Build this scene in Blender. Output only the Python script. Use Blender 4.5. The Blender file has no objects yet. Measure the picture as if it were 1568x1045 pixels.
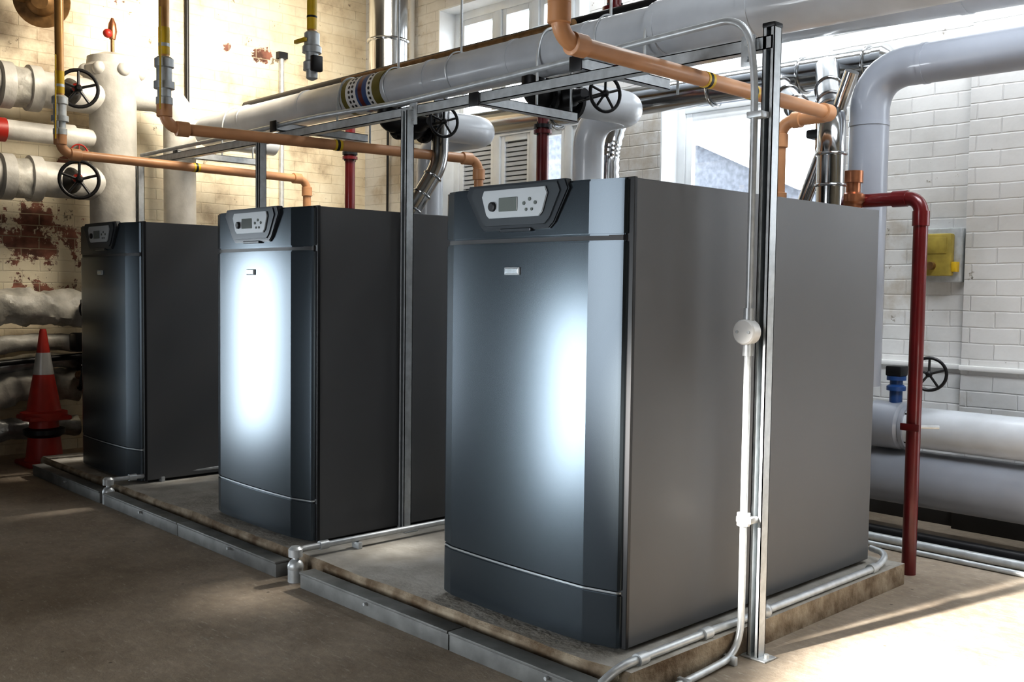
import bpy, bmesh, math, random
from mathutils import Vector, Matrix, noise
random.seed(4)
S=bpy.context.scene
V=Vector
# ---------------------------------------------------------------- materials
def newmat(n):
    m=bpy.data.materials.new(n); m.use_nodes=True
    nt=m.node_tree; b=nt.nodes["Principled BSDF"]; return m,nt,b
def c4(c): return (c[0],c[1],c[2],1)
def mat(n,col,rough=.5,metal=0.,var=.12,scale=8.,bump=0.,bscale=60.,coat=0.,col2=None,rvar=.0,emit=None):
    m,nt,b=newmat(n); N=nt.nodes; L=nt.links
    tc=N.new("ShaderNodeTexCoord"); nz=N.new("ShaderNodeTexNoise"); nz.inputs["Scale"].default_value=scale; nz.inputs["Detail"].default_value=6
    L.new(tc.outputs["Object"],nz.inputs["Vector"])
    r=N.new("ShaderNodeValToRGB"); r.color_ramp.elements[0].position=.35; r.color_ramp.elements[1].position=.68
    c2=col2 if col2 else tuple(x*(1-var*2) for x in col)
    r.color_ramp.elements[0].color=c4(c2); r.color_ramp.elements[1].color=c4(col)
    L.new(nz.outputs["Fac"],r.inputs[0]); L.new(r.outputs[0],b.inputs["Base Color"])
    b.inputs["Roughness"].default_value=rough; b.inputs["Metallic"].default_value=metal
    b.inputs["Coat Weight"].default_value=coat
    if rvar:
        mr=N.new("ShaderNodeMapRange"); mr.inputs["To Min"].default_value=rough-rvar; mr.inputs["To Max"].default_value=rough+rvar
        L.new(nz.outputs["Fac"],mr.inputs[0]); L.new(mr.outputs[0],b.inputs["Roughness"])
    if bump:
        n2=N.new("ShaderNodeTexNoise"); n2.inputs["Scale"].default_value=bscale; n2.inputs["Detail"].default_value=4
        L.new(tc.outputs["Object"],n2.inputs["Vector"])
        bp=N.new("ShaderNodeBump"); bp.inputs["Strength"].default_value=bump; bp.inputs["Distance"].default_value=.01
        L.new(n2.outputs["Fac"],bp.inputs["Height"]); L.new(bp.outputs[0],b.inputs["Normal"])
    return m
def brickmat(n,axis,c1,c2,stain,patches,patchcol=(.20,.085,.06),flake=.655):
    m,nt,b=newmat(n); N=nt.nodes; L=nt.links
    tc=N.new("ShaderNodeTexCoord"); sp=N.new("ShaderNodeSeparateXYZ"); L.new(tc.outputs["Object"],sp.inputs[0])
    cb=N.new("ShaderNodeCombineXYZ"); L.new(sp.outputs[axis],cb.inputs[0]); L.new(sp.outputs[2],cb.inputs[1])
    br=N.new("ShaderNodeTexBrick"); br.inputs["Scale"].default_value=1; br.inputs["Brick Width"].default_value=.235; br.inputs["Row Height"].default_value=.078
    br.inputs["Mortar Size"].default_value=.005; br.inputs["Mortar Smooth"].default_value=.7
    br.inputs["Color1"].default_value=(1,1,1,1); br.inputs["Color2"].default_value=(.86,.86,.86,1); br.inputs["Mortar"].default_value=(.78,.78,.78,1)
    wn=N.new("ShaderNodeTexNoise"); wn.inputs["Scale"].default_value=5; L.new(tc.outputs["Object"],wn.inputs["Vector"])
    wm=N.new("ShaderNodeVectorMath"); wm.operation='SCALE'; wm.inputs[3].default_value=.014; L.new(wn.outputs["Color"],wm.inputs[0])
    wa=N.new("ShaderNodeVectorMath"); wa.operation='ADD'; L.new(cb.outputs[0],wa.inputs[0]); L.new(wm.outputs[0],wa.inputs[1])
    L.new(wa.outputs[0],br.inputs["Vector"])
    nz=N.new("ShaderNodeTexNoise"); nz.inputs["Scale"].default_value=1.6; nz.inputs["Detail"].default_value=9; nz.inputs["Roughness"].default_value=.65
    L.new(tc.outputs["Object"],nz.inputs["Vector"])
    r=N.new("ShaderNodeValToRGB"); e=r.color_ramp.elements; e[0].position=.34; e[0].color=c4(stain); e[1].position=.58; e[1].color=c4(c1)
    x=e.new(.45); x.color=c4(c2)
    L.new(nz.outputs["Fac"],r.inputs[0])
    mx=N.new("ShaderNodeMix"); mx.data_type='RGBA'; mx.blend_type='MULTIPLY'; mx.inputs[0].default_value=.4
    L.new(r.outputs[0],mx.inputs[6]); L.new(br.outputs["Color"],mx.inputs[7])
    last=mx.outputs[2]
    n3=N.new("ShaderNodeTexNoise"); n3.inputs["Scale"].default_value=9; n3.inputs["Detail"].default_value=8; L.new(tc.outputs["Object"],n3.inputs["Vector"])
    n4=N.new("ShaderNodeTexNoise"); n4.inputs["Scale"].default_value=7; n4.inputs["Detail"].default_value=10; n4.inputs["Roughness"].default_value=.75; L.new(tc.outputs["Object"],n4.inputs["Vector"])
    fl=N.new("ShaderNodeMapRange"); fl.inputs["From Min"].default_value=flake; fl.inputs["From Max"].default_value=flake+.025; L.new(n4.outputs["Fac"],fl.inputs[0])
    mf=N.new("ShaderNodeMix"); mf.data_type='RGBA'; L.new(fl.outputs[0],mf.inputs[0]); L.new(last,mf.inputs[6]); mf.inputs[7].default_value=c4(tuple(v*.6 for v in stain)); last=mf.outputs[2]
    rc=N.new("ShaderNodeValToRGB"); rc.color_ramp.elements[0].position=.35;rc.color_ramp.elements[1].position=.7; rc.color_ramp.elements[0].color=c4(tuple(v*.5 for v in patchcol)); rc.color_ramp.elements[1].color=c4(tuple(v*1.9 for v in patchcol)); L.new(n3.outputs["Fac"],rc.inputs[0])
    pm=N.new("ShaderNodeMix"); pm.data_type='RGBA'; L.new(br.outputs["Fac"],pm.inputs[0]); L.new(rc.outputs[0],pm.inputs[6]); pm.inputs[7].default_value=(.4,.33,.24,1)
    for (u,z,rad,w) in patches:
        ds=N.new("ShaderNodeVectorMath"); ds.operation='MULTIPLY'; ds.inputs[1].default_value=(1/w,1,1)
        sb=N.new("ShaderNodeVectorMath"); sb.operation='SUBTRACT'; sb.inputs[1].default_value=(u,z,0)
        L.new(cb.outputs[0],sb.inputs[0]); L.new(sb.outputs[0],ds.inputs[0])
        ln=N.new("ShaderNodeVectorMath"); ln.operation='LENGTH'; L.new(ds.outputs[0],ln.inputs[0])
        ad=N.new("ShaderNodeMath"); ad.operation='MULTIPLY_ADD'; ad.inputs[1].default_value=rad*6; L.new(n4.outputs["Fac"],ad.inputs[0]); L.new(ln.outputs["Value"],ad.inputs[2])
        mr=N.new("ShaderNodeMapRange"); mr.inputs["From Min"].default_value=rad*3.7; mr.inputs["From Max"].default_value=rad*3.6; mr.inputs["To Min"].default_value=0; mr.inputs["To Max"].default_value=1
        L.new(ad.outputs[0],mr.inputs[0])
        m2=N.new("ShaderNodeMix"); m2.data_type='RGBA'; L.new(mr.outputs[0],m2.inputs[0]); L.new(last,m2.inputs[6]); L.new(pm.outputs[2],m2.inputs[7]); last=m2.outputs[2]
    L.new(last,b.inputs["Base Color"]); b.inputs["Roughness"].default_value=.65
    ad=N.new("ShaderNodeMath"); ad.operation='MULTIPLY_ADD'; ad.inputs[1].default_value=.8; L.new(n3.outputs["Fac"],ad.inputs[0])
    iv=N.new("ShaderNodeMath"); iv.operation='SUBTRACT'; iv.inputs[0].default_value=1; L.new(br.outputs["Fac"],iv.inputs[1]); L.new(iv.outputs[0],ad.inputs[2])
    bp=N.new("ShaderNodeBump"); bp.inputs["Strength"].default_value=.5; bp.inputs["Distance"].default_value=.007
    L.new(ad.outputs[0],bp.inputs["Height"]); L.new(bp.outputs[0],b.inputs["Normal"])
    return m
def floormat():
    m,nt,b=newmat("floor_concrete"); N=nt.nodes; L=nt.links
    tc=N.new("ShaderNodeTexCoord")
    a=N.new("ShaderNodeTexNoise"); a.inputs["Scale"].default_value=1.3; a.inputs["Detail"].default_value=10; a.inputs["Roughness"].default_value=.68
    c=N.new("ShaderNodeTexNoise"); c.inputs["Scale"].default_value=22; c.inputs["Detail"].default_value=8; c.inputs["Roughness"].default_value=.7
    L.new(tc.outputs["Object"],a.inputs[0]); L.new(tc.outputs["Object"],c.inputs[0])
    r=N.new("ShaderNodeValToRGB"); e=r.color_ramp.elements; e[0].position=.3; e[0].color=(.22,.17,.125,1); e[1].position=.7; e[1].color=(.52,.44,.355,1); x=e.new(.5); x.color=(.38,.315,.245,1)
    L.new(a.outputs["Fac"],r.inputs[0])
    r2=N.new("ShaderNodeValToRGB"); e=r2.color_ramp.elements; e[0].position=.3; e[0].color=(.55,.55,.55,1); e[1].position=.62; e[1].color=(1,1,1,1)
    L.new(c.outputs["Fac"],r2.inputs[0])
    mx=N.new("ShaderNodeMix"); mx.data_type='RGBA'; mx.blend_type='MULTIPLY'; mx.inputs[0].default_value=.65
    L.new(r.outputs[0],mx.inputs[6]); L.new(r2.outputs[0],mx.inputs[7])
    mp=N.new("ShaderNodeMapping"); mp.inputs["Scale"].default_value=(3,14,1); mp.inputs["Rotation"].default_value=(0,0,.6); L.new(tc.outputs["Object"],mp.inputs[0])
    s=N.new("ShaderNodeTexNoise"); s.inputs["Scale"].default_value=5; s.inputs["Detail"].default_value=12; s.inputs["Roughness"].default_value=.8; L.new(mp.outputs[0],s.inputs[0])
    sr=N.new("ShaderNodeValToRGB"); sr.color_ramp.elements[0].position=.55; sr.color_ramp.elements[1].position=.64; sr.color_ramp.elements[0].color=(0,0,0,1); sr.color_ramp.elements[1].color=(.65,.65,.65,1); L.new(s.outputs["Fac"],sr.inputs[0])
    m3=N.new("ShaderNodeMix"); m3.data_type='RGBA'; L.new(sr.outputs[0],m3.inputs[0]); L.new(mx.outputs[2],m3.inputs[6]); m3.inputs[7].default_value=(.58,.53,.47,1)
    vo=N.new("ShaderNodeTexVoronoi"); vo.inputs["Scale"].default_value=7; L.new(tc.outputs["Object"],vo.inputs["Vector"])
    vr=N.new("ShaderNodeMapRange"); vr.inputs["From Min"].default_value=.035; vr.inputs["From Max"].default_value=.05; vr.inputs["To Min"].default_value=.4; vr.inputs["To Max"].default_value=1; L.new(vo.outputs["Distance"],vr.inputs[0])
    m4=N.new("ShaderNodeMix"); m4.data_type='RGBA'; m4.blend_type='MULTIPLY'; m4.inputs[0].default_value=1; L.new(m3.outputs[2],m4.inputs[6]); L.new(vr.outputs[0],m4.inputs[7])
    L.new(m4.outputs[2],b.inputs["Base Color"])
    mr=N.new("ShaderNodeMapRange"); mr.inputs["To Min"].default_value=.35; mr.inputs["To Max"].default_value=.72; L.new(c.outputs["Fac"],mr.inputs[0]); L.new(mr.outputs[0],b.inputs["Roughness"])
    bp=N.new("ShaderNodeBump"); bp.inputs["Strength"].default_value=.5; bp.inputs["Distance"].default_value=.006
    L.new(c.outputs["Fac"],bp.inputs["Height"]); L.new(bp.outputs[0],b.inputs["Normal"])
    return m
M_door=mat("boiler_door_metallic_paint",(.072,.088,.102),.265,.8,var=.01,scale=3)
M_case=mat("boiler_casing_grey",(.125,.127,.131),.5,.08,var=.02,scale=3,bump=.03,bscale=900)
M_black=mat("black_plastic",(.012,.012,.014),.45,0)
M_blackiron=mat("black_iron",(.02,.02,.022),.4,.4)
M_chrome=mat("light_trim",(.62,.68,.72),.25,.9,var=.02)
M_smoke=mat("smoked_bezel",(.045,.052,.06),.3,.2,coat=.2,var=.02)
M_bezel=mat("bezel_grey",(.06,.068,.076),.35,.4,var=.02)
M_disp=mat("control_plate",(.44,.47,.49),.4,.1,var=.02)
M_lcd=mat("lcd_screen",(.16,.18,.17),.15,0,var=.02)
M_ins=mat("insulation_jacket_white",(.58,.61,.65),.33,.0,var=.08,scale=5,bump=.16,bscale=12,coat=.25)
M_insc=mat("insulation_jacket_cream",(.58,.56,.52),.45,.0,var=.14,scale=6,bump=.4,bscale=18)
M_wrap=mat("wrinkled_lagging",(.54,.52,.47),.45,.0,var=.2,scale=10,bump=.9,bscale=16)
M_foil=mat("foil_lagging",(.55,.56,.57),.35,.7,var=.2,scale=10,bump=1.,bscale=14)
M_grey=mat("grey_jacket",(.31,.33,.375),.32,.0,var=.06,scale=4,bump=.08,bscale=12,coat=.3)
M_slat=mat("louvre_slat",(.55,.58,.62),.4,var=.05)
M_gas=mat("gas_pipe_ochre",(.60,.31,.155),.45,.0,var=.08,scale=9,coat=.1)
M_gold=mat("gas_pipe_glossy",(.62,.34,.12),.28,.3,var=.1,scale=9,coat=.4)
M_copper=mat("copper",(.45,.2,.11),.35,.85,var=.15,scale=20)
M_red=mat("red_oxide_paint",(.125,.009,.011),.32,.1,var=.12,scale=12,coat=.25)
M_redb=mat("valve_red_paint",(.4,.03,.02),.4)
M_zinc=mat("galvanised_steel",(.60,.63,.65),.38,.4,var=.1,scale=30,rvar=.08)
M_steel=mat("stainless_flue",(.55,.56,.57),.16,1.,var=.06,scale=6)
M_yellow=mat("yellow_tape",(.75,.5,.03),.4)
M_olive=mat("olive_band",(.17,.14,.02),.45)
M_blue=mat("blue_paint",(.02,.07,.22),.4)
M_white=mat("white_paint",(.75,.75,.74),.4,var=.03)
M_frame=mat("window_frame_white",(.85,.88,.9),.35,var=.04)
M_ybox=mat("ochre_box_paint",(.42,.33,.07),.5,var=.15,scale=20)
M_conc=mat("plinth_concrete",(.50,.48,.44),.8,0,var=.1,scale=9,bump=.5,bscale=40,col2=(.36,.335,.295))
M_chip=mat("plinth_edge_chipped",(.38,.32,.24),.9,0,scale=13,bump=1.,bscale=30,col2=(.15,.105,.065))
M_trunk=mat("trunking_grey_paint",(.20,.205,.2),.6,.1,var=.18,scale=12,bump=.2,bscale=20)
M_cone=mat("cone_red_plastic",(.42,.03,.018),.45,var=.15)
M_cones=mat("cone_reflective_sleeve",(.5,.5,.5),.35,.2)
M_brass=mat("dirty_brass",(.3,.17,.07),.45,.6,var=.2,scale=20)
M_slate=mat("slate_roof",(.17,.19,.23),.7,var=.2,scale=20)
M_outwall=mat("outside_brick",(.5,.46,.42),.8,var=.2)
M_floor=floormat()
M_ceil=mat("ceiling_paint",(.4,.38,.34),.8)
M_dark=mat("dark_surface",(.045,.042,.04),.7)  # wall areas darkened in colour so the doors reflect a dark room
M_bl=brickmat("painted_brick_cream",1,(.80,.73,.58),(.68,.59,.44),(.38,.30,.21),[(.05,1.5,.24,1.5),(1.85,2.98,.08,2.2),(.45,3.3,.13,2.2),(-.9,.9,.22,1.5),(.3,2.0,.08,1.5),(.1,1.1,.14,1.5),(1.5,3.0,.04,1.5)],flake=.63)
M_bb=brickmat("painted_brick_white",0,(.76,.76,.755),(.68,.68,.67),(.50,.46,.40),[(-.9,.35,.13,2.5),(.6,.12,.12,6.),(-2.9,1.2,.1,1.)],flake=.645)
def glassmat():
    m,nt,b=newmat("window_glass"); N=nt.nodes; L=nt.links
    t=N.new("ShaderNodeBsdfTransparent"); g=N.new("ShaderNodeBsdfGlossy"); g.inputs["Roughness"].default_value=.02
    mx=N.new("ShaderNodeMixShader"); mx.inputs[0].default_value=.06
    L.new(t.outputs[0],mx.inputs[1]); L.new(g.outputs[0],mx.inputs[2]); L.new(mx.outputs[0],N["Material Output"].inputs[0]); return m
M_glass=glassmat()
# ---------------------------------------------------------------- mesh builder
class Obj:
    def __init__(s,name): s.n=name; s.bm=bmesh.new(); s.m=[]
    def mi(s,m):
        if m not in s.m: s.m.append(m)
        return s.m.index(m)
    def add(s,t,m):
        i=s.mi(m)
        for f in t.faces: f.material_index=i
        me=bpy.data.meshes.new("t"); t.to_mesh(me); t.free(); s.bm.from_mesh(me); bpy.data.meshes.remove(me)
    def box(s,a,b,m,bev=0.,seg=2):
        t=bmesh.new(); bmesh.ops.create_cube(t,size=1)
        a=V(a);b=V(b)
        for v in t.verts: v.co=V(((a[i]+b[i])/2+v.co[i]*(b[i]-a[i]) for i in range(3)))
        if bev: bmesh.ops.bevel(t,geom=t.edges[:],offset=bev,segments=seg,affect='EDGES',profile=.5)
        s.add(t,m)
    def prism(s,pts,axis,d0,d1,m,bev=0.):
        def P(p,d): return {'z':V((p[0],p[1],d)),'y':V((p[0],d,p[1])),'x':V((d,p[0],p[1]))}[axis]
        t=bmesh.new(); A=[t.verts.new(P(p,d0)) for p in pts]; B=[t.verts.new(P(p,d1)) for p in pts]; n=len(pts)
        f0=t.faces.new(A); f1=t.faces.new(B[::-1])
        for i in range(n): t.faces.new((A[i],B[i],B[(i+1)%n],A[(i+1)%n]))
        bmesh.ops.recalc_face_normals(t,faces=t.faces)
        if bev:
            ed=list(set(list(f0.edges)+list(f1.edges)))
            bmesh.ops.bevel(t,geom=ed,offset=bev,segments=2,affect='EDGES')
        s.add(t,m)
    def lathe(s,prof,org,ax,m,n=28):
        ax=V(ax).normalized(); q=ax.to_track_quat('Z','Y'); org=V(org); t=bmesh.new(); R=[]
        for d,r in prof:
            R.append([t.verts.new(org+q@V((r*math.cos(2*math.pi*k/n),r*math.sin(2*math.pi*k/n),d))) for k in range(n)] if r>1e-6 else [t.verts.new(org+q@V((0,0,d)))])
        for A,B in zip(R,R[1:]):
            for k in range(n):
                a=[A[k%len(A)],A[(k+1)%n%len(A)]] if len(A)>1 else [A[0]]
                b=[B[(k+1)%n],B[k]] if len(B)>1 else [B[0]]
                if len(a)+len(b)>2: t.faces.new(a+b)
        if len(R[0])>1: t.faces.new(R[0][::-1])
        if len(R[-1])>1: t.faces.new(R[-1])
        bmesh.ops.recalc_face_normals(t,faces=t.faces); s.add(t,m)
    def cyl(s,a,b,r,m,n=24,r2=None):
        a=V(a);b=V(b); L=(b-a).length; s.lathe([(0,r),(L,r if r2 is None else r2)],a,b-a,m,n)
    def path(s,pts,bend):
        pts=[V(p) for p in pts]; out=[pts[0]]
        for i in range(1,len(pts)-1):
            p=pts[i]; d0=(pts[i-1]-p); d1=(pts[i+1]-p); bb=min(bend,d0.length*.49,d1.length*.49)
            a=p+d0.normalized()*bb; c=p+d1.normalized()*bb
            for k in range(9):
                u=k/8
                out.append((1-u)**2*a+2*u*(1-u)*(p*.85+(a+c)*.075)+u*u*c)
        out.append(pts[-1]); return out
    def tube(s,pts,r,m,bend=.1,n=20,jit=0.,step=None,corr=None):
        P=s.path(pts,bend) if len(pts)>2 else [V(p) for p in pts]
        if step:
            Q=[P[0]]
            for a,b in zip(P,P[1:]):
                k=max(1,int((b-a).length/step))
                for i in range(1,k+1): Q.append(a.lerp(b,i/k))
            P=Q
        t=bmesh.new(); T=[]
        for i in range(len(P)):
            d=(P[min(i+1,len(P)-1)]-P[max(i-1,0)]).normalized(); T.append(d)
        up=V((0,0,1)) if abs(T[0].z)<.9 else V((0,1,0))
        x=T[0].cross(up).normalized(); rings=[]
        for i,p in enumerate(P):
            x=(x-T[i]*x.dot(T[i])).normalized(); y=T[i].cross(x)
            ring=[]
            for k in range(n):
                a=2*math.pi*k/n; o=x*math.cos(a)+y*math.sin(a); rr=r
                if corr: rr=r*(1+corr*(i%2))
                if jit: rr=r*(1+jit*noise.noise((p+o*r)*9)+jit*.6*noise.noise((p+o*r)*23))
                ring.append(t.verts.new(p+o*rr))
            rings.append(ring)
        for A,B in zip(rings,rings[1:]):
            for k in range(n): t.faces.new((A[k],A[(k+1)%n],B[(k+1)%n],B[k]))
        t.faces.new(rings[0][::-1]); t.faces.new(rings[-1])
        bmesh.ops.recalc_face_normals(t,faces=t.faces); s.add(t,m)
    def torus(s,c,ax,R,r,m,n=32,k=10):
        q=V(ax).normalized().to_track_quat('Z','Y'); c=V(c); t=bmesh.new(); G=[]
        for i in range(n):
            a=2*math.pi*i/n
            G.append([t.verts.new(c+q@V(((R+r*math.cos(b))*math.cos(a),(R+r*math.cos(b))*math.sin(a),r*math.sin(b)))) for b in [2*math.pi*j/k for j in range(k)]])
        for i in range(n):
            for j in range(k): t.faces.new((G[i][j],G[(i+1)%n][j],G[(i+1)%n][(j+1)%k],G[i][(j+1)%k]))
        bmesh.ops.recalc_face_normals(t,faces=t.faces); s.add(t,m)
    def sphere(s,c,r,m,sc=(1,1,1)):
        t=bmesh.new(); bmesh.ops.create_uvsphere(t,u_segments=20,v_segments=12,radius=r)
        for v in t.verts: v.co=V(c)+V((v.co.x*sc[0],v.co.y*sc[1],v.co.z*sc[2]))
        s.add(t,m)
    def wheel(s,c,ax,R,m,stem=.1,hub=None):
        hub=hub or M_brass
        ax=V(ax).normalized(); c=V(c); s.torus(c,ax,R,R*.1,m)
        q=ax.to_track_quat('Z','Y')
        for k in range(5):
            a=2*math.pi*k/5+.3; d=q@V((math.cos(a),math.sin(a),0)); s.cyl(c+d*R*.12,c+d*R,R*.075,m,8)
        s.lathe([(-R*.18,R*.2),(R*.12,R*.2),(R*.25,R*.08)],c,ax,m,14)
        if stem: s.cyl(c-ax*stem,c,R*.12,hub,10)
    def flange(s,c,ax,r,m,th=.02,bolts=8):
        ax=V(ax).normalized(); c=V(c); s.cyl(c-ax*th/2,c+ax*th/2,r,m,28)
        q=ax.to_track_quat('Z','Y')
        for k in range(bolts):
            a=2*math.pi*k/bolts; d=q@V((math.cos(a),math.sin(a),0))*r*.83; s.cyl(c+d-ax*(th/2+.012),c+d+ax*(th/2+.012),r*.08,M_blackiron,6)
    def done(s,ang=35):
        me=bpy.data.meshes.new(s.n); s.bm.to_mesh(me); s.bm.free()
        for m in s.m: me.materials.append(m)
        for p in me.polygons: p.use_smooth=True
        me.set_sharp_from_angle(angle=math.radians(ang))
        o=bpy.data.objects.new(s.n,me); S.collection.objects.link(o); return o
# ---------------------------------------------------------------- room
XL,YB,ZC=-5.3,2.8,3.7
ZT=ZC-.003
XR,YF=4.0,-5.0
o=Obj("floor"); o.box((XL-.3,YF-.3,-.2),(XR+.3,YB+.3,0),M_floor); o.done()
o=Obj("ceiling"); o.box((XL-.3,YF-.3,ZC),(XR+.3,YB+.3,ZC+.2),M_ceil); o.done()
o=Obj("wall_left"); o.box((XL-.3,-.6,0),(XL,YB+.3,ZC),M_bl); o.box((XL-.3,YF-.3,0),(XL,-.6,ZC),M_dark); o.done()  # unseen stretch gets shade put into its colour for the door reflections
o=Obj("wall_right"); o.box((XR,YF-.3,0),(XR+.3,YB+.3,ZC),M_bl); o.done()
o=Obj("wall_front"); o.box((XL,YF-.3,0),(XR,YF,ZC),M_dark); o.done()  # unseen wall, coloured dark to look unlit in the doors
W1=(-4.32,-2.72,1.72,3.35); W2=(-2.1,-.93,1.45,3.3); W3=(.8,2.2,1.35,3.3)
o=Obj("wall_back")
def wseg(x0,x1,z0,z1): o.box((x0,YB,z0),(x1,YB+.3,z1),M_bb)
prev=XL
for W in (W1,W2,W3):
    wseg(prev,W[0],0,ZC); wseg(W[0],W[1],0,W[2]); wseg(W[0],W[1],W[3],ZC); prev=W[1]
wseg(prev,XR,0,ZC)
o.box((-.16,YB-.05,0),(.55,YB,ZC),M_bb,.004)
o.done()
o=Obj("dark_strip_back"); o.box((XL+.01,YB-.02,0),(-.165,YB,.17),M_dark,.003); o.box((-.17,YB-.07,0),(.56,YB-.05,.17),M_dark,.003); o.box((.555,YB-.02,0),(XR-.01,YB,.17),M_dark,.003); o.done()  # dark band added along the foot of the back wall
def window(name,W,cols,rails,louvre=None,g=.045):
    o=Obj(name); x0,x1,z0,z1=W; y0,y1=YB+.16,YB+.23; f=.07
    o.box((x0,y0,z0),(x0+f,y1,z1),M_frame,.006); o.box((x1-f,y0,z0),(x1,y1,z1),M_frame,.006)
    o.box((x0+f,y0,z0),(x1-f,y1,z0+f),M_frame,.006); o.box((x0+f,y0,z1-f),(x1-f,y1,z1),M_frame,.006)
    o.box((x0,YB-.02,z0-.03),(x1,y0,z0),M_frame,.006)
    o.box((x0,YB,z0),(x0+.012,y0,z1),M_frame); o.box((x1-.012,YB,z0),(x1,y0,z1),M_frame); o.box((x0+.012,YB,z1-.012),(x1-.012,y0,z1),M_frame)
    xs=[x0+f]+cols+[x1-f]; zs=[z0+f]+rails+[z1-f]
    for c in cols: o.box((c-.035,y0-.005,z0+f),(c+.035,y1,z1-f),M_frame,.006)
    for r in rails: o.box((x0+f,y0-.004,r-.035),(x1-f,y1,r+.035),M_frame,.006)
    for i in range(len(xs)-1):
        for j in range(len(zs)-1):
            a=xs[i]+(.035 if i else 0); b=xs[i+1]-(.035 if i<len(xs)-2 else 0); c=zs[j]+(.035 if j else 0); d=zs[j+1]-(.035 if j<len(zs)-2 else 0)
            o.box((a,y0+.01,c),(a+g,y0+.05,d),M_frame,.004); o.box((b-g,y0+.01,c),(b,y0+.05,d),M_frame,.004)
            o.box((a+g,y0+.01,c),(b-g,y0+.05,c+g),M_frame,.004); o.box((a+g,y0+.01,d-g),(b-g,y0+.05,d),M_frame,.004)
            if louvre and (i,j) in louvre:
                z=c+g+.01
                while z<d-g-.01:
                    o.box((a+g,y0+.02,z),(b-g,y0+.04,z+.026),M_slat); z+=.036
                o.box((a+g,y0+.042,c+g),(b-g,y0+.046,d-g),M_trunk)
            else: o.box((a+g,y0+.028,c+g),(b-g,y0+.034,d-g),M_glass)
    return o.done()
window("window_1",W1,[-3.80,-3.40,-3.05],[2.36],{(0,0),(1,0)})
window("window_2",W2,[-1.42],[2.33],g=.05)
window("added_window_3",W3,[1.5],[2.33])  # unseen window added to let sunlight onto the right floor
o=Obj("slate_roof_outside")
o.prism([(-7.5,3.3),(-4.05,2.62),(-3.0,2.12),(-3.0,-.2),(-7.5,-.2)],'y',6.0,7.5,M_slate)
o.prism([(-7.5,3.36),(-4.04,2.68),(-2.95,2.16),(-2.95,2.10),(-4.06,2.60),(-7.5,3.28)],'y',5.9,7.5,M_frame)
o.done()
o=Obj("ground_outside"); o.box((-14,3.1,-.4),(10,16,-.2),M_outwall); o.done()
o=Obj("trunking_on_back_wall"); o.box((-3,YB-.025,.795),(-.16,YB,.82),M_white,.004); o.box((-.16,YB-.075,.795),(.55,YB-.05,.82),M_white,.004); o.box((.55,YB-.025,.795),(3,YB,.82),M_white,.004); o.done()
o=Obj("gas_valve_box")
o.box((-.39,YB-.07,1.23),(-.17,YB,1.50),M_zinc,.01); o.box((-.385,YB-.12,1.26),(-.20,YB-.07,1.47),M_ybox,.01)
o.box((-.37,YB-.125,1.37),(-.22,YB-.12,1.45),M_ybox,.003); o.cyl((-.29,YB-.15,1.31),(-.29,YB-.12,1.31),.02,M_brass,12); o.box((-.2,YB-.11,1.28),(-.175,YB-.07,1.33),M_yellow,.003)
o.done()
o=Obj("wall_cables")
o.tube([(XL+.02,1.17,ZT),(XL+.02,1.17,1.2)],.016,M_black)
o.tube([(XL+.02,1.97,3.0),(XL+.02,1.97,1.2)],.02,M_zinc)
o.box((XL,1.93,2.98),(XL+.05,2.01,3.03),M_black)
o.tube([(-4.62,YB-.03,3.6),(-4.62,YB-.03,1.0)],.022,M_white)
o.tube([(-4.95,YB-.02,3.3),(-4.95,YB-.02,1.0)],.010,M_black)
o.done()
# ---------------------------------------------------------------- plinth
def rough_slab(name,x0,x1,y0,y1,z1):
    ob=Obj(name); t=bmesh.new(); n=int((x1-x0)/.03)
    rows=[(0,0.),(.0,.035),(.0,z1-.012),(.012,z1)]
    R=[]
    for i in range(n+1):
        x=x0+(x1-x0)*i/n; col=[]
        for dy,z in rows:
            k=noise.noise(V((x*6,z*20,3.1)))*.012+max(0,noise.noise(V((x*2.3,7,z*9)))-.15)*.06
            col.append(t.verts.new((x,y0+dy+k*(z/z1),z)))
        col.append(t.verts.new((x,y0+.14,z1))); col.append(t.verts.new((x,y1,z1))); col.append(t.verts.new((x,y1,0)))
        R.append(col)
    fr=[]
    for A,B in zip(R,R[1:]):
        for k in range(len(A)-1):
            f=t.faces.new((A[k],B[k],B[k+1],A[k+1]))
            if k<3: fr.append(f)
    e1=t.faces.new(R[0]); e2=t.faces.new(R[-1][::-1]); bmesh.ops.recalc_face_normals(t,faces=t.faces)
    a=ob.mi(M_chip); b=ob.mi(M_conc)
    for f in t.faces: f.material_index=b
    for f in fr+[e1,e2]: f.material_index=a
    me=bpy.data.meshes.new("t"); t.to_mesh(me); t.free(); ob.bm.from_mesh(me)
    return ob.done(30)
rough_slab("concrete_plinth",-4.6,.105,-.13,1.62,.085)
o=Obj("floor_trunking")
for a,b in ((-4.45,-3.42),(-3.36,-2.5),(-2.495,-1.62),(-1.44,-.55),(-.545,.25),(.255,1.2)):
    o.box((a,-.225,0),(b,-.165,.055),M_trunk,.003); o.box((a,-.23,.055),(b,-.16,.066),M_trunk,.003)
for x in (-3.9,-2.9,-2.0,-1.0,-.1): o.cyl((x,-.238,.045),(x,-.225,.045),.006,M_zinc,8)
o.done()
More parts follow.
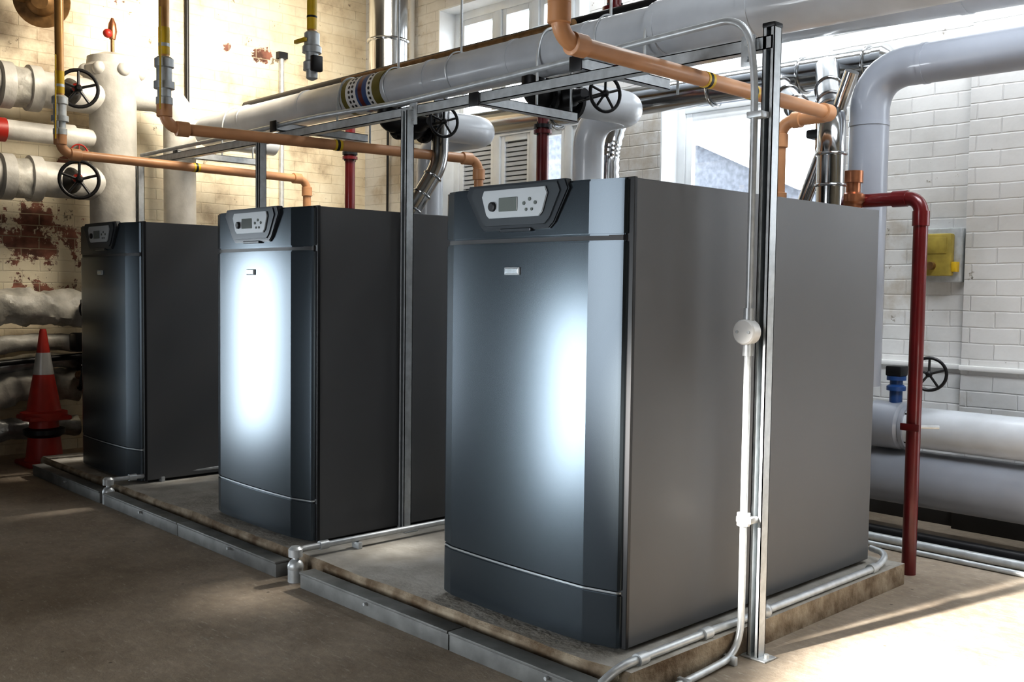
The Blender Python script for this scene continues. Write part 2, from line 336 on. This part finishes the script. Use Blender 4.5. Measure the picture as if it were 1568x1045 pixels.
def fconduit(name,x,yend):
    o=Obj(name); r=.0125
    o.tube([(x,-.19,.04),(x,-.19,.125),(x+.02,yend,.125)],r,M_zinc,bend=.05)
    o.cyl((x,-.19,.0),(x,-.19,.05),.03,M_zinc); o.sphere((x,-.19,.06),.032,M_zinc); o.lathe([(0,.028),(.03,.028),(.04,.018)],(x,-.19,.1),(0,0,1),M_zinc)
    o.cyl((x,-.08,.125),(x,-.04,.125),.018,M_zinc)
    for y in (.1,yend-.05): o.box((x-.02,y-.01,.085),(x+.03,y+.01,.112),M_zinc,.003)
    o.done()
fconduit("floor_conduit",-1.53,1.2); fconduit("floor_conduit",-3.39,.9)
o=Obj("plinth_conduit")
o.tube([(.04,-.2,.03),(.075,-.12,.1),(.075,.35,.10),(.08,.5,.10),(.08,1.45,.10),(.07,1.54,.13),(-.02,1.58,.13)],.013,M_zinc,bend=.05)
for y in (-.02,.3,.62,1.4): o.cyl((.077,y-.02,.10),(.077,y+.02,.10),.019,M_zinc)
o.sphere((.08,.63,.10),.026,M_zinc); o.done()
# ---------------------------------------------------------------- boilers
def door_profile(ix=0.):
    P=[(-.815+ix,.0),(-.813+ix,-.024),(-.803+ix,-.030)]
    for k in range(17):
        u=k/16; x=-.755+u*(.755-.135); P.append((x,-.044-.010*(1-(2*u-1)**2)))
    P+=[(-.036-ix,-.017),(-.025-ix,-.013),(-.018-ix,-.006),(-.016-ix,0)]
    return P
def boiler(X):
    o=Obj("floor_standing_boiler")
    sh=lambda P:[(x+X,y) for x,y in P]
    D=1.518
    o.box((X-.79,.03,.085),(X-.03,D-.03,.105),M_black)
    o.box((X-.82,.012,.1),(X,D*.5-.001,1.5),M_case,.003); o.box((X-.82,D*.5+.001,.1),(X,D,1.5),M_case,.003)
    o.box((X-.822,.0,.098),(X+.002,.014,1.503),M_black,.002)
    o.prism(sh(door_profile()),'z',.098,.262,M_door,.004)
    o.prism(sh(door_profile(.002)),'z',.264,.270,M_chrome)
    o.prism(sh(door_profile()),'z',.272,1.318,M_door,.005)
    o.prism(sh([(x*.99-.004,y*.8) for x,y in door_profile()]),'z',1.318,1.334,M_black)
    o.prism(sh(door_profile()),'z',1.332,1.5,M_door,.006)
    def tz(xa,xb,xc,xd,z0,z1,c=.015):
        return [(X+xa+c*.5,z0),(X+xb-c*.5,z0),(X+xb+c*.2,z0+c*.6),(X+xd,z1-c),(X+xd-c*.5,z1),(X+xc+c*.5,z1),(X+xc,z1-c),(X+xa-c*.2,z0+c*.6)]
    o.prism(tz(-.60,-.27,-.675,-.205,1.358,1.508,.03),'y',-.061,-.03,M_smoke,.004)
    o.prism(tz(-.585,-.285,-.645,-.235,1.372,1.502,.03),'y',-.065,-.061,M_bezel,.002)
    o.prism(tz(-.56,-.31,-.585,-.285,1.398,1.488,.02),'y',-.071,-.065,M_disp,.002)
    o.box((X-.50,-.067,1.352),(X-.36,-.055,1.364),M_smoke,.003)
    o.box((X-.50,-.0735,1.418),(X-.415,-.071,1.462),M_lcd,.002)
    o.lathe([(0,.016),(.008,.015),(.01,.011)],(X-.53,-.071,1.435),(0,-1,0),M_black,20)
    for i in range(3): o.cyl((X-.385+i*.025,-.0735,1.44+.012*(i%2)),(X-.385+i*.025,-.071,1.44+.012*(i%2)),.006,M_lcd,12)
    for i in range(2): o.cyl((X-.375+i*.025,-.0735,1.42),(X-.375+i*.025,-.071,1.42),.005,M_lcd,12)
    o.box((X-.485,-.060,1.215),(X-.415,-.048,1.24),M_disp,.003); o.box((X-.48,-.0615,1.219),(X-.42,-.060,1.236),M_chrome,.0015)
    o.cyl((X-.41,1.36,1.5),(X-.41,1.36,1.53),.1,M_case); o.done(11)
P1,P2=1.674,1.695
BX=[0,-P1,-P1-P2]
for x in BX: boiler(x)
# ---------------------------------------------------------------- strut support frame
def strut(o,a,b,w=.041):
    a=V(a);b=V(b);d=(b-a).normalized(); h=w/2
    i=max(range(3),key=lambda k:abs(d[k]))
    ax=[k for k in range(3) if k!=i]
    lo=V((min(a[k],b[k]) for k in range(3))); hi=V((max(a[k],b[k]) for k in range(3)))
    def bx(u0,u1,v0,v1):
        p=lo.copy();q=hi.copy(); p[ax[0]]+=u0;q[ax[0]]+=u1;p[ax[1]]+=v0;q[ax[1]]+=v1; o.box(p,q,M_zinc)
    t=.003
    if i==2:
        bx(-h,-h+t,-h,h); bx(h-t,h,-h,h); bx(-h,h,h-t,h); bx(-h,-h+.012,-h,-h+t); bx(h-.012,h,-h,-h+t)
    else:
        bx(-h,-h+t,-h,h); bx(h-t,h,-h,h); bx(-h,h,-h,-h+t); bx(-h,-h+.009,h-t,h); bx(h-.009,h,h-t,h)
o=Obj("strut_support_frame")
PY,ZB=.48,1.945
strut(o,(-4.5,PY,ZB),(.16,PY,ZB)); strut(o,(.145,PY,0),(.145,PY,2.0))
strut(o,(-1.64,PY-.045,.085),(-1.64,PY-.045,1.94)); strut(o,(-2.9,PY-.045,.085),(-2.9,PY-.045,1.93)); strut(o,(-4.42,PY-.045,.0),(-4.42,PY-.045,1.93))
for x,y0,y1,z in ((-.63,.42,.95,1.99),(-1.22,.45,1.05,1.94),(-2.75,.42,1.0,1.99),(-4.05,.5,1.1,1.97)):
    strut(o,(x,y0,z),(x,y1,z)); o.box((x-.03,y0-.004,z-.028),(x+.03,y0+.004,z+.028),M_black,.003)
for x,y in ((.145,PY),(-1.64,PY-.045)):
    z=.0 if x>0 else .085
    o.box((x-.055 if x<0 else x-.036,y-.035,z),(x+.055,y+.035,z+.006),M_zinc,.002)
    for s_ in ((-.04,.04) if x<0 else (.04,)): o.cyl((x+s_,y,z),(x+s_,y,z+.018),.009,M_zinc,6)
for x,y in ((.1,PY),(-1.60,PY)):
    o.box((x-.05,y-.028,1.88),(x+.0,y-.022,1.975),M_zinc,.002)
    for z in (1.9,1.95): o.cyl((x-.025,y-.04,z),(x-.025,y-.02,z),.009,M_zinc,6)
o.box((.122,PY-.024,1.99),(.168,PY+.024,2.006),M_black,.004)
o.done()
o=Obj("electrical_conduit")
r=.0115
o.tube([(-4.4,.44,1.985),(-3.2,.445,1.99),(-2.4,.44,2.0),(-1.72,.445,1.985),(-1.0,.44,2.0),(-.3,.435,2.02),(.085,.43,2.03),(.119,.43,1.85),(.119,.43,1.05)],r,M_zinc,bend=.11)
o.tube([(.119,.43,1.05),(.119,.43,.62),(.120,.43,.02),(.135,.22,.0145),(.15,-.15,.0145)],r,M_zinc,bend=.10)
for p in ((.124,.36),(.14,.1)): o.box((p[0]-.018,p[1]-.008,0),(p[0]+.028,p[1]+.008,.029),M_zinc,.003)
o.lathe([(0,.04),(.035,.04),(.04,.036)],(.117,.442,1.045),(0,-1,0),M_white,28)
for s_ in (-.03,.03): o.cyl((.117+s_*.7,.398,1.045),(.117+s_*.7,.406,1.045),.005,M_zinc,8)
o.cyl((.119,.43,1.08),(.119,.43,1.12),.017,M_zinc); o.cyl((.119,.43,.97),(.119,.43,1.01),.017,M_zinc)
for z in (.45,1.72): o.box((.1,.415,z-.01),(.155,.459,z+.01),M_zinc,.003)
o.cyl((.119,.43,.47),(.119,.43,.43),.021,M_white); o.done()
# ---------------------------------------------------------------- gas pipes
def gaspipe(name,sx,sy,ex,ey,z,dx,top=ZT,gal=True,M=M_gas):
    o=Obj(name); r=.026
    o.tube([(sx,sy,z+.28),(sx,sy,z),(ex,ey,z),(dx,ey,z),(dx,ey,1.505)] if abs(dx-ex)>.05 else [(sx,sy,z+.28),(sx,sy,z),(ex,ey,z),(ex,ey,1.505)],r,M,bend=.07)
    d=(V((ex,ey,z))-V((sx,sy,z))).normalized(); s0=V((sx,sy,z)); e0=V((ex,ey,z))
    def sock(p,ax,l=.03): o.lathe([(-l,.029),(-l*.9,.034),(l*.9,.034),(l,.029)],p,ax,M,24)
    sock(s0+V((0,0,.075)),(0,0,1)); sock(s0+d*.08,d); sock(e0-d*.08,d)
    if abs(dx-ex)>.05: sock(V((dx,ey,z-.08)),(0,0,1)); sock(V((dx,ey,1.56)),(0,0,1)); sock(V((dx+.08,ey,z)),(1,0,0),.02)
    else: sock(e0-V((0,0,.08)),(0,0,1))
    for f in ((.45,.62) if not gal else (.5,)):
        o.lathe([(-.02,.0275),(.02,.0275)],s0.lerp(e0,f),d,M_yellow,24); o.lathe([(-.008,.028),(.006,.028)],s0.lerp(e0,f),d,M_black,24)
    if gal:
        z1=z+.12
        o.lathe([(0,.028),(0.,.036),(.03,.036),(.035,.03),(.07,.03),(.07,.045),(.10,.045),(.10,.034),(.16,.034),(.165,.042),(.2,.042),(.21,.03)],(sx,sy,z1-.02),(0,0,1),M_zinc,24)
        o.cyl((sx,sy,z1+.15),(sx,sy,top),.023,M_gold)
        o.cyl((sx,sy,z1+.20),(sx,sy,z1+.32),.0245,M_yellow)
        o.cyl((sx,sy,z1+.235),(sx,sy,z1+.25),.025,M_zinc)
        o.tube([(sx+.03,sy-.03,z1+.4),(sx+.05,sy-.04,z1+.1),(sx+.045,sy-.04,z1-.05)],.004,M_yellow)
    else:
        o.tube([(sx,sy,z+.2),(sx,sy,top)],r,M)
        sock((sx,sy,z+.14),(0,0,1),.04)
    o.done()
gaspipe("gas_pipe",-.14,-.18,-.17,1.46,1.885,-.42,gal=False)
gaspipe("gas_pipe",-2.47,-.29,-2.24,1.39,1.87,-2.24)
gaspipe("gas_pipe",-3.78,-.28,-3.88,1.33,1.87,-3.88)
o=Obj("gas_shutoff_valve")
x,y=-2.67,.6
o.cyl((x,y,2.44),(x,y,ZT),.024,M_gold); o.cyl((x,y,2.5),(x,y,2.68),.026,M_yellow); o.cyl((x,y,2.56),(x,y,2.57),.027,M_black)
o.lathe([(0,.012),(.01,.03),(.05,.03),(.05,.045),(.09,.045),(.10,.034),(.14,.034),(.14,.05),(.17,.05),(.18,.04),(.24,.04),(.25,.028)],(x,y,2.24),(0,0,1),M_zinc,24)
o.box((x-.08,y-.06,2.43),(x+.02,y-.04,2.45),M_yellow,.004); o.box((x+.03,y-.03,2.28),(x+.06,y+.03,2.36),M_black,.005); o.done()
# ---------------------------------------------------------------- main insulated header
o=Obj("insulated_header_pipe")
my,mz,mr=.92,2.21,.096
o.tube([(-4.6,1.5,2.2),(-4.6,my,2.2),(-.62,my,mz-.003)],mr,M_ins,bend=.2,n=36)
o.tube([(-.62,my,mz),(.4,my,mz-.01),(2.6,my,mz-.03)],.108,M_ins,bend=.02,n=36)
for x in (-3.9,-3.2,-2.05,-1.45,-1.0): o.lathe([(-.012,mr+.002),(.012,mr+.002)],(x,my,mz-.003),(1,0,0),M_ins,36)
for x in (-.62,-.2,.5): o.lathe([(-.02,.111),(.02,.111)],(x,my,mz-.008),(1,0,0),M_ins,36)
for a,b,m in ((-2.73,-2.69,M_olive),(-2.69,-2.595,M_white),(-2.595,-2.575,M_blue),(-2.575,-2.54,M_red),(-2.54,-2.50,M_blue),(-2.50,-2.45,M_white),(-2.45,-2.385,M_olive)):
    o.lathe([(a,mr+.004),(b,mr+.004)],(0,my,mz-.003),(1,0,0),m,36)
for x0 in (-2.655,-2.625,-2.475):
    for k in range(-4,5):
        a=k*.26; c=V((x0,my-math.cos(a)*(mr+.005),mz-.003+math.sin(a)*(mr+.005)))
        o.lathe([(-.001,.009),(.001,.009)],c,(0,-math.cos(a),math.sin(a)),M_black,5)
for x in (-2.35,-1.85,-.9):
    o.cyl((x,my,mz+.08),(x,my,ZT),.006,M_zinc,8); o.torus((x,my,mz),(1,0,0),mr+.004,.004,M_zinc,36,6)
for x in (-.63,-1.22,-2.75,-4.05):
    o.tube([(x,my-mr-.012,1.965),(x,my-mr-.012,mz),(x,my-.06,mz+.1),(x,my+.06,mz+.1),(x,my+mr+.012,mz),(x,my+mr+.012,1.965)],.006,M_zinc,bend=.06,n=8)
o.done()
o=Obj("dark_service_pipe"); o.tube([(-4.3,1.12,2.37),(.3,1.12,2.38)],.032,M_blackiron); o.tube([(-3.0,1.02,2.345),(-1.2,1.02,2.35)],.018,M_brass); o.done()
# branch valves and insulated branches
def branch(X,Xd,name="branch_valve_assembly"):
    o=Obj(name); z=2.04
    o.tube([(X,my,2.12),(X,my,z),(X,1.14,z)],.055,M_blackiron,bend=.05)
    o.lathe([(-.08,.05),(-.05,.065),(0,.08),(.05,.065),(.08,.05)],(X,1.08,z),(0,1,0),M_blackiron,24)
    o.flange((X,1.0,z),(0,1,0),.085,M_blackiron); o.flange((X,1.17,z),(0,1,0),.085,M_blackiron)
    o.wheel((X+.33,1.03,z-.02),(1,-.25,0),.078,M_blackiron,.32,M_blackiron)
    o.lathe([(0,.05),(.08,.045),(.1,.03),(.16,.025)],(X+.03,1.07,z),(1,-.1,0),M_blackiron)
    o.tube([(X,1.17,z+.02),(X,1.66,z+.03),(Xd,1.66,z+.03),(Xd,1.66,.9)],.082,M_ins,bend=.15,n=28)
    o.done()
branch(-1.35,-1.68); branch(-2.44,-3.0)
# red pipes
o=Obj("red_vent_pipe"); o.tube([(-.20,1.78,1.565),(.05,1.78,1.565),(.05,1.78,0.0)],.029,M_red,bend=.06)
o.lathe([(-.03,.034),(.03,.034)],(.0-.04,1.78,1.565),(1,0,0),M_red); o.lathe([(-.03,.034),(.03,.034)],(.05,1.78,1.48),(0,0,1),M_red)
o.lathe([(0,.04),(.05,.04),(.06,.05),(.09,.05),(.1,.03),(.14,.03),(.14,.04),(.19,.04)],(-.23,1.74,1.5),(0,0,1),M_copper)
o.tube([(-.23,1.74,1.56),(-.23,1.76,1.3)],.03,M_copper)
o.box((.01,1.74,.605),(.09,1.745,.635),M_red,.003); o.cyl((.05,1.78,.62),(.13,1.84,.62),.008,M_zinc,8)
o.done()
for x,y,zt in ((-1.98,1.62,2.3),(-3.72,1.56,2.25)):
    o=Obj("red_vent_pipe"); o.tube([(x,y,1.0),(x,y,zt)],.034,M_red); o.flange((x,y,2.02),(0,0,1),.05,M_red,.02,4); o.flange((x,y,2.05),(0,0,1),.05,M_blackiron,.02,4); o.done()
o=Obj("red_vent_pipe"); o.tube([(-1.21,1.3,2.2),(-1.21,1.3,ZT)],.035,M_red); o.flange((-1.21,1.3,2.46),(0,0,1),.055,M_red,.03,4); o.done()
# stainless flues
o=Obj("stainless_flue_system")
o.tube([(-4.1,2.15,2.45),(-4.1,2.15,ZT)],.14,M_steel,n=32)
for z in (2.5,2.62,2.7,2.95,3.3): o.torus((-4.1,2.15,z),(0,0,1),.143,.012,M_steel)
o.lathe([(0,.16),(.06,.165),(.1,.15),(.18,.17),(.24,.15)],(-4.1,2.15,2.42),(0,0,1),M_steel)
o.tube([(-4.1,2.15,2.5),(-4.1,2.35,2.3),(-3.8,2.38,2.3),(-.45,2.38,2.28)],.085,M_steel,bend=.15,n=32); o.lathe([(0,.09),(.05,.09),(.09,.05),(.09,0)],(-.46,2.38,2.28),(1,0,0),M_steel)
for x in (-3.5,-2.6,-1.4,-1.0,-.85,-.5): o.torus((x,2.38,2.28),(1,0,0),.088,.009,M_steel)
q=V((-.26,1.60,1.86)); w=V((-.68,2.3,2.28)); d=(w-q).normalized()
o.tube([(-.26,1.60,1.3),q,w],.058,M_steel,bend=.10,n=28)
for z in (1.45,1.62,1.75): o.torus((-.26,1.6,z),(0,0,1),.06,.007,M_steel)
for k in (.2,.32,.55): o.torus(q+d*k,d,.06,.007,M_steel)
q=V((-.50,1.75,1.98)); w=V((-1.0,2.3,2.28)); d=(w-q).normalized()
o.tube([q,w],.05,M_steel,n=28)
for k in (.08,.3,.5): o.torus(q+d*k,d,.052,.007,M_steel)
o.tube([(-.22,1.68,2.1),(-.30,1.72,1.95),(-.44,1.66,1.5)],.03,M_steel,bend=.1)
a=V((-2.33,.95,1.5)); b=V((-2.25,1.12,1.82))
o.tube([a,b,(-2.25,1.13,2.22)],.045,M_steel,bend=.06,n=24)
for k in (.25,.5,.8): o.torus(a.lerp(b,k),b-a,.047,.006,M_steel)
o.tube([(-2.0,2.2,1.2),(-2.0,2.2,1.98),(-2.0,2.3,2.25)],.055,M_steel,bend=.05,n=24,step=.025,corr=.09)
o.box((-.50,1.80,1.86),(-.40,1.88,1.9),M_blackiron,.01); o.cyl((-.45,1.84,1.8),(-.45,1.84,1.95),.02,M_brass); o.done()
# grey insulated pipes right
o=Obj("grey_insulated_pipe"); o.tube([(-.31,2.02,.75),(-.31,2.02,2.165),(3.4,2.02,2.165)],.086,M_grey,bend=.17,n=32)
o.lathe([(-.01,.089),(.01,.089)],(-.31,2.02,1.93),(0,0,1),M_grey,32); o.lathe([(-.01,.089),(.01,.089)],(-.06,2.02,2.165),(1,0,0),M_grey,32); o.done()
o=Obj("large_insulated_pipe"); LZ=lambda x:2.455-.05*x
o.tube([(-2.4,2.02,LZ(-2.4)),(3.4,2.02,LZ(3.4)+.135)],.16,M_ins,n=36)
for x in (-.9,.1,.9): o.lathe([(-.02,.164),(.02,.164)],(x,2.02,LZ(x)+.0233*(x+2.4)),(1,0,-.027),M_ins,36)
o.done()
o=Obj("low_return_pipe"); o.tube([(-2.6,2.42,.53),(3.4,2.42,.53)],.098,M_ins,n=32); o.lathe([(-.09,.10),(-.07,.115),(.07,.115),(.09,.10)],(-.36,2.42,.53),(1,0,0),M_grey,32)
o.flange((-.26,2.42,.53),(1,0,0),.11,M_grey)
o.cyl((-.33,2.42,.62),(-.33,2.42,.72),.03,M_blue); o.lathe([(0,.045),(.02,.045),(.03,.03),(.05,.03),(.05,.045),(.07,.045)],(-.33,2.42,.70),(0,0,1),M_blue)
o.box((-.37,2.38,.77),(-.29,2.46,.82),M_blackiron,.008); o.wheel((-.12,2.30,.80),(.3,-1,0),.075,M_blackiron,.1,M_blackiron)
o.done()
o=Obj("low_flow_pipe"); o.tube([(-2.6,2.45,.28),(3.4,2.45,.28)],.135,M_grey,n=32)
for x in (-.6,1.5): o.box((x-.04,2.35,0),(x+.04,2.55,.16),M_blackiron)
o.done()
o=Obj("skirting_conduit"); o.tube([(-1.8,2.2,.02),(3.2,2.2,.02)],.02,M_zinc); o.tube([(-1.8,2.1,.013),(3.2,2.08,.013)],.012,M_zinc); o.tube([(-.5,2.28,.03),(3.2,2.28,.03)],.03,M_blackiron); o.done()
# ---------------------------------------------------------------- left header vessel
o=Obj("insulated_header_vessel"); vx,vy=-4.9,.46
o.lathe([(0,.15),(2.44,.15),(2.50,.185),(2.58,.185),(2.60,.165),(2.65,.16),(2.68,.08)],(vx,vy,.02),(0,0,1),M_insc,36)
for k in range(7):
    a=k*.9; o.sphere((vx+.17*math.cos(a),vy+.17*math.sin(a),2.575),.045,M_insc)
o.cyl((vx,vy,2.68),(vx,vy,2.8),.012,M_brass); o.lathe([(0,.02),(.05,.03),(.1,.025),(.14,.008)],(vx,vy,2.8),(0,0,1),M_copper); o.sphere((vx+.02,vy-.04,2.83),.03,M_redb)
o.tube([(vx,vy,2.45),(vx,vy+.47,2.48),(vx,vy+.47,.02)],.11,M_insc,bend=.2,n=32)
for zz,rr in ((2.40,.115),(1.83,.115)):
    o.tube([(vx,vy,zz),(vx,-.9,zz+.01),(XL+.005,-.9,zz+.01)],rr,M_insc,n=32)
    for y in (-.05,-.22): o.lathe([(-.045,rr),(-.035,rr+.03),(.035,rr+.03),(.045,rr)],(vx,y,zz),(0,1,0),M_insc,32)
    o.tube([(vx,-.215,zz),(vx,-.055,zz)],rr+.012,M_wrap,n=28,jit=.15,step=.03)
    o.lathe([(0,.09),(.06,.085),(.12,.05),(.17,.04)],(vx+.02,.15,zz),(1,0,0),M_blackiron)
    o.wheel((vx+.28,.13,zz-.01),(1,-.35,0),.115,M_blackiron,.2)
    o.sphere((vx+.25,.13,zz),.03,M_redb)
o.tube([(vx,vy,2.12),(vx,-.9,2.13),(XL+.005,-.9,2.13)],.062,M_insc,n=28)
o.cyl((vx,.12,2.12),(vx,.2,2.12),.08,M_insc); o.wheel((vx+.2,.16,2.0),(1,-.3,0),.05,M_redb,.15)
o.lathe([(-.03,.075),(.03,.075)],(vx,-.25,2.12),(0,1,0),M_redb); o.done()
o=Obj("lagged_low_pipes")
o.tube([(-5.15,-1.2,1.02),(-4.95,-.9,1.02),(-4.95,.1,1.0),(-4.95,.28,.98)],.115,M_wrap,n=28,jit=.28,step=.03)
o.tube([(-5.15,-1.2,.80),(-4.95,-.5,.72),(-4.95,-.1,.80),(-4.95,.28,.76)],.055,M_wrap,bend=.3,n=20,jit=.3,step=.03)
o.tube([(-5.05,-1.2,.66),(-5.08,-.3,.60),(-5.05,.0,.66),(-5.05,.28,.63)],.05,M_foil,bend=.3,n=20,jit=.35,step=.03)
o.tube([(-5.05,-1.2,.38),(-5.08,-.3,.42),(-5.08,-.1,.50),(-5.08,.28,.48)],.10,M_wrap,bend=.3,n=28,jit=.28,step=.03)
o.tube([(-5.1,-1.2,.18),(-5.1,.28,.20)],.07,M_foil,bend=.3,n=28,jit=.28,step=.03)
o.tube([(-4.95,-.6,.62),(-4.95,-.1,.66),(-4.95,.28,.68)],.02,M_blackiron,bend=.2)
for z in (1.0,.55):
    o.flange((-4.98,.26,z),(0,1,0),.11,M_blackiron); o.cyl((-4.95,.24,z),(-4.66,.22,z+.02),.03,M_brass); o.wheel((-4.62,.2,z),(1,-.2,0),.07,M_blackiron,.06)
    o.box((-4.80,.19,z-.05),(-4.70,.27,z+.06),M_blackiron,.01)
o.box((-4.86,.14,.72),(-4.74,.24,.84),M_blackiron,.015)
o.done()
o=Obj("wall_flange"); o.lathe([(0,.17),(.03,.17),(.03,.10),(.08,.09),(.12,.05)],(-4.95,.03,2.98),(1,-.5,-.3),M_brass); o.tube([(-4.95,.03,2.98),(-4.95,-.6,3.05),(XL+.005,-.65,3.05)],.05,M_brass); o.done()
# ---------------------------------------------------------------- traffic cones (stacked)
o=Obj("traffic_cone_stack"); cx,cy=-4.80,-.04
def cone(z0,h):
    o.box((cx-.13,cy-.13,z0),(cx+.13,cy+.13,z0+.03),M_cone,.01)
    o.lathe([(.03,.115),(.05,.105),(h*.5,.062)],(cx,cy,z0),(0,0,1),M_cone,32)
    o.lathe([(h*.5,.063),(h*.74,.042)],(cx,cy,z0),(0,0,1),M_cones,32)
    o.lathe([(h*.74,.041),(h*.97,.022),(h,.018)],(cx,cy,z0),(0,0,1),M_cone,32)
o.box((cx-.14,cy-.14,0),(cx+.14,cy+.14,.03),M_cone,.01); o.lathe([(.03,.12),(.05,.11),(.29,.085)],(cx,cy,0),(0,0,1),M_cone,32)
o.lathe([(.29,.13),(.31,.14),(.34,.14),(.35,.1)],(cx,cy,0),(0,0,1),M_cone,32); o.lathe([(.18,.10),(.2,.125),(.23,.125),(.24,.09)],(cx,cy,0),(0,0,1),M_blackiron,32)
cone(.29,.58); o.done()
# ---------------------------------------------------------------- camera
yaw,pitch,roll=-0.8079,-0.0538,0.0133
f=V((math.sin(yaw)*math.cos(pitch),math.cos(yaw)*math.cos(pitch),math.sin(pitch))); r=V((math.cos(yaw),-math.sin(yaw),0)); u=r.cross(f)
r2=r*math.cos(roll)+u*math.sin(roll); u2=u*math.cos(roll)-r*math.sin(roll)
cam=bpy.data.cameras.new("camera"); cam.lens=35.06; cam.sensor_width=36; cam.clip_start=.02
co=bpy.data.objects.new("camera",cam); S.collection.objects.link(co)
co.matrix_world=Matrix((( r2.x,u2.x,-f.x,1.8689),(r2.y,u2.y,-f.y,-2.27),(r2.z,u2.z,-f.z,1.1753),(0,0,0,1))); S.camera=co
# ---------------------------------------------------------------- lights
def area(n,loc,tgt,sx,sy,p,col=(1,1,1),spread=180):
    l=bpy.data.lights.new(n,'AREA'); l.shape='RECTANGLE'; l.size=sx; l.size_y=sy; l.energy=p; l.color=col; l.spread=math.radians(spread)
    o=bpy.data.objects.new(n,l); S.collection.objects.link(o); o.location=loc; o.rotation_euler=(V(tgt)-V(loc)).to_track_quat('-Z','Y').to_euler(); return o
def spot(n,loc,tgt,e,half,blend,soft,col):
    l=bpy.data.lights.new(n,'SPOT'); l.energy=e; l.spot_size=math.radians(2*half); l.spot_blend=blend; l.shadow_soft_size=soft; l.color=col
    o=bpy.data.objects.new(n,l); S.collection.objects.link(o); o.location=loc; o.rotation_euler=(V(tgt)-V(loc)).to_track_quat('-Z','Y').to_euler()
area("softbox_front",(-2.14,-2.75,.45),(-.3,0,.75),.42,1.15,7,(.90,.96,1),60)
area("softbox_left",(-5.15,-1.82,.70),(-2.1,0,.78),.85,1.35,4.6,(.86,.94,1),40)
area("front_fill",(-.7,-4.5,1.3),(-.8,0,1.7),1.2,2.2,23,(.95,.97,1),100)  # fill light added to brighten pipes, posts and door chamfers
area("left_wall_fill",(-3.1,1.1,3.3),(-5.3,1.0,2.3),1.2,.8,58,(1,.90,.74),120)  # unseen warm light added to brighten the left wall
area("right_wall_fill",(1.0,.9,3.5),(.2,2.8,1.2),1.4,1.0,42,(.90,.95,1),120)  # added out-of-view light, lifts the right part of the back wall
area("back_wall_fill",(-1.0,2.35,3.62),(-1.0,2.5,1.0),3.4,.25,42,(.93,.97,1),150)  # extra light added above the pipes to brighten the wall by the windows
area("side_fill_lamp",(3.6,-.6,.6),(0,1.1,.25),1.4,.8,6,(1,.97,.92),120)
spot("floor_strobe",(-.6,-3.2,1.9),(1.15,1.75,0),11000,10,.6,.06,(1,.95,.87))
l=bpy.data.lights.new("sun",'SUN'); l.energy=4; l.angle=math.radians(4); l.color=(1,.94,.84)
so=bpy.data.objects.new("sun",l); S.collection.objects.link(so); so.location=(0,6,6); so.rotation_euler=V((-.08,-1,-.90)).to_track_quat('-Z','Y').to_euler()
w=bpy.data.worlds.new("world"); S.world=w; w.use_nodes=True; b=w.node_tree.nodes["Background"]; b.inputs[0].default_value=(.86,.93,1,1); b.inputs[1].default_value=7.0
S.view_settings.view_transform='Standard'; S.view_settings.exposure=0
for lk in ('Medium High Contrast','Standard - Medium High Contrast'):
    try: S.view_settings.look=lk; break
    except Exception: pass
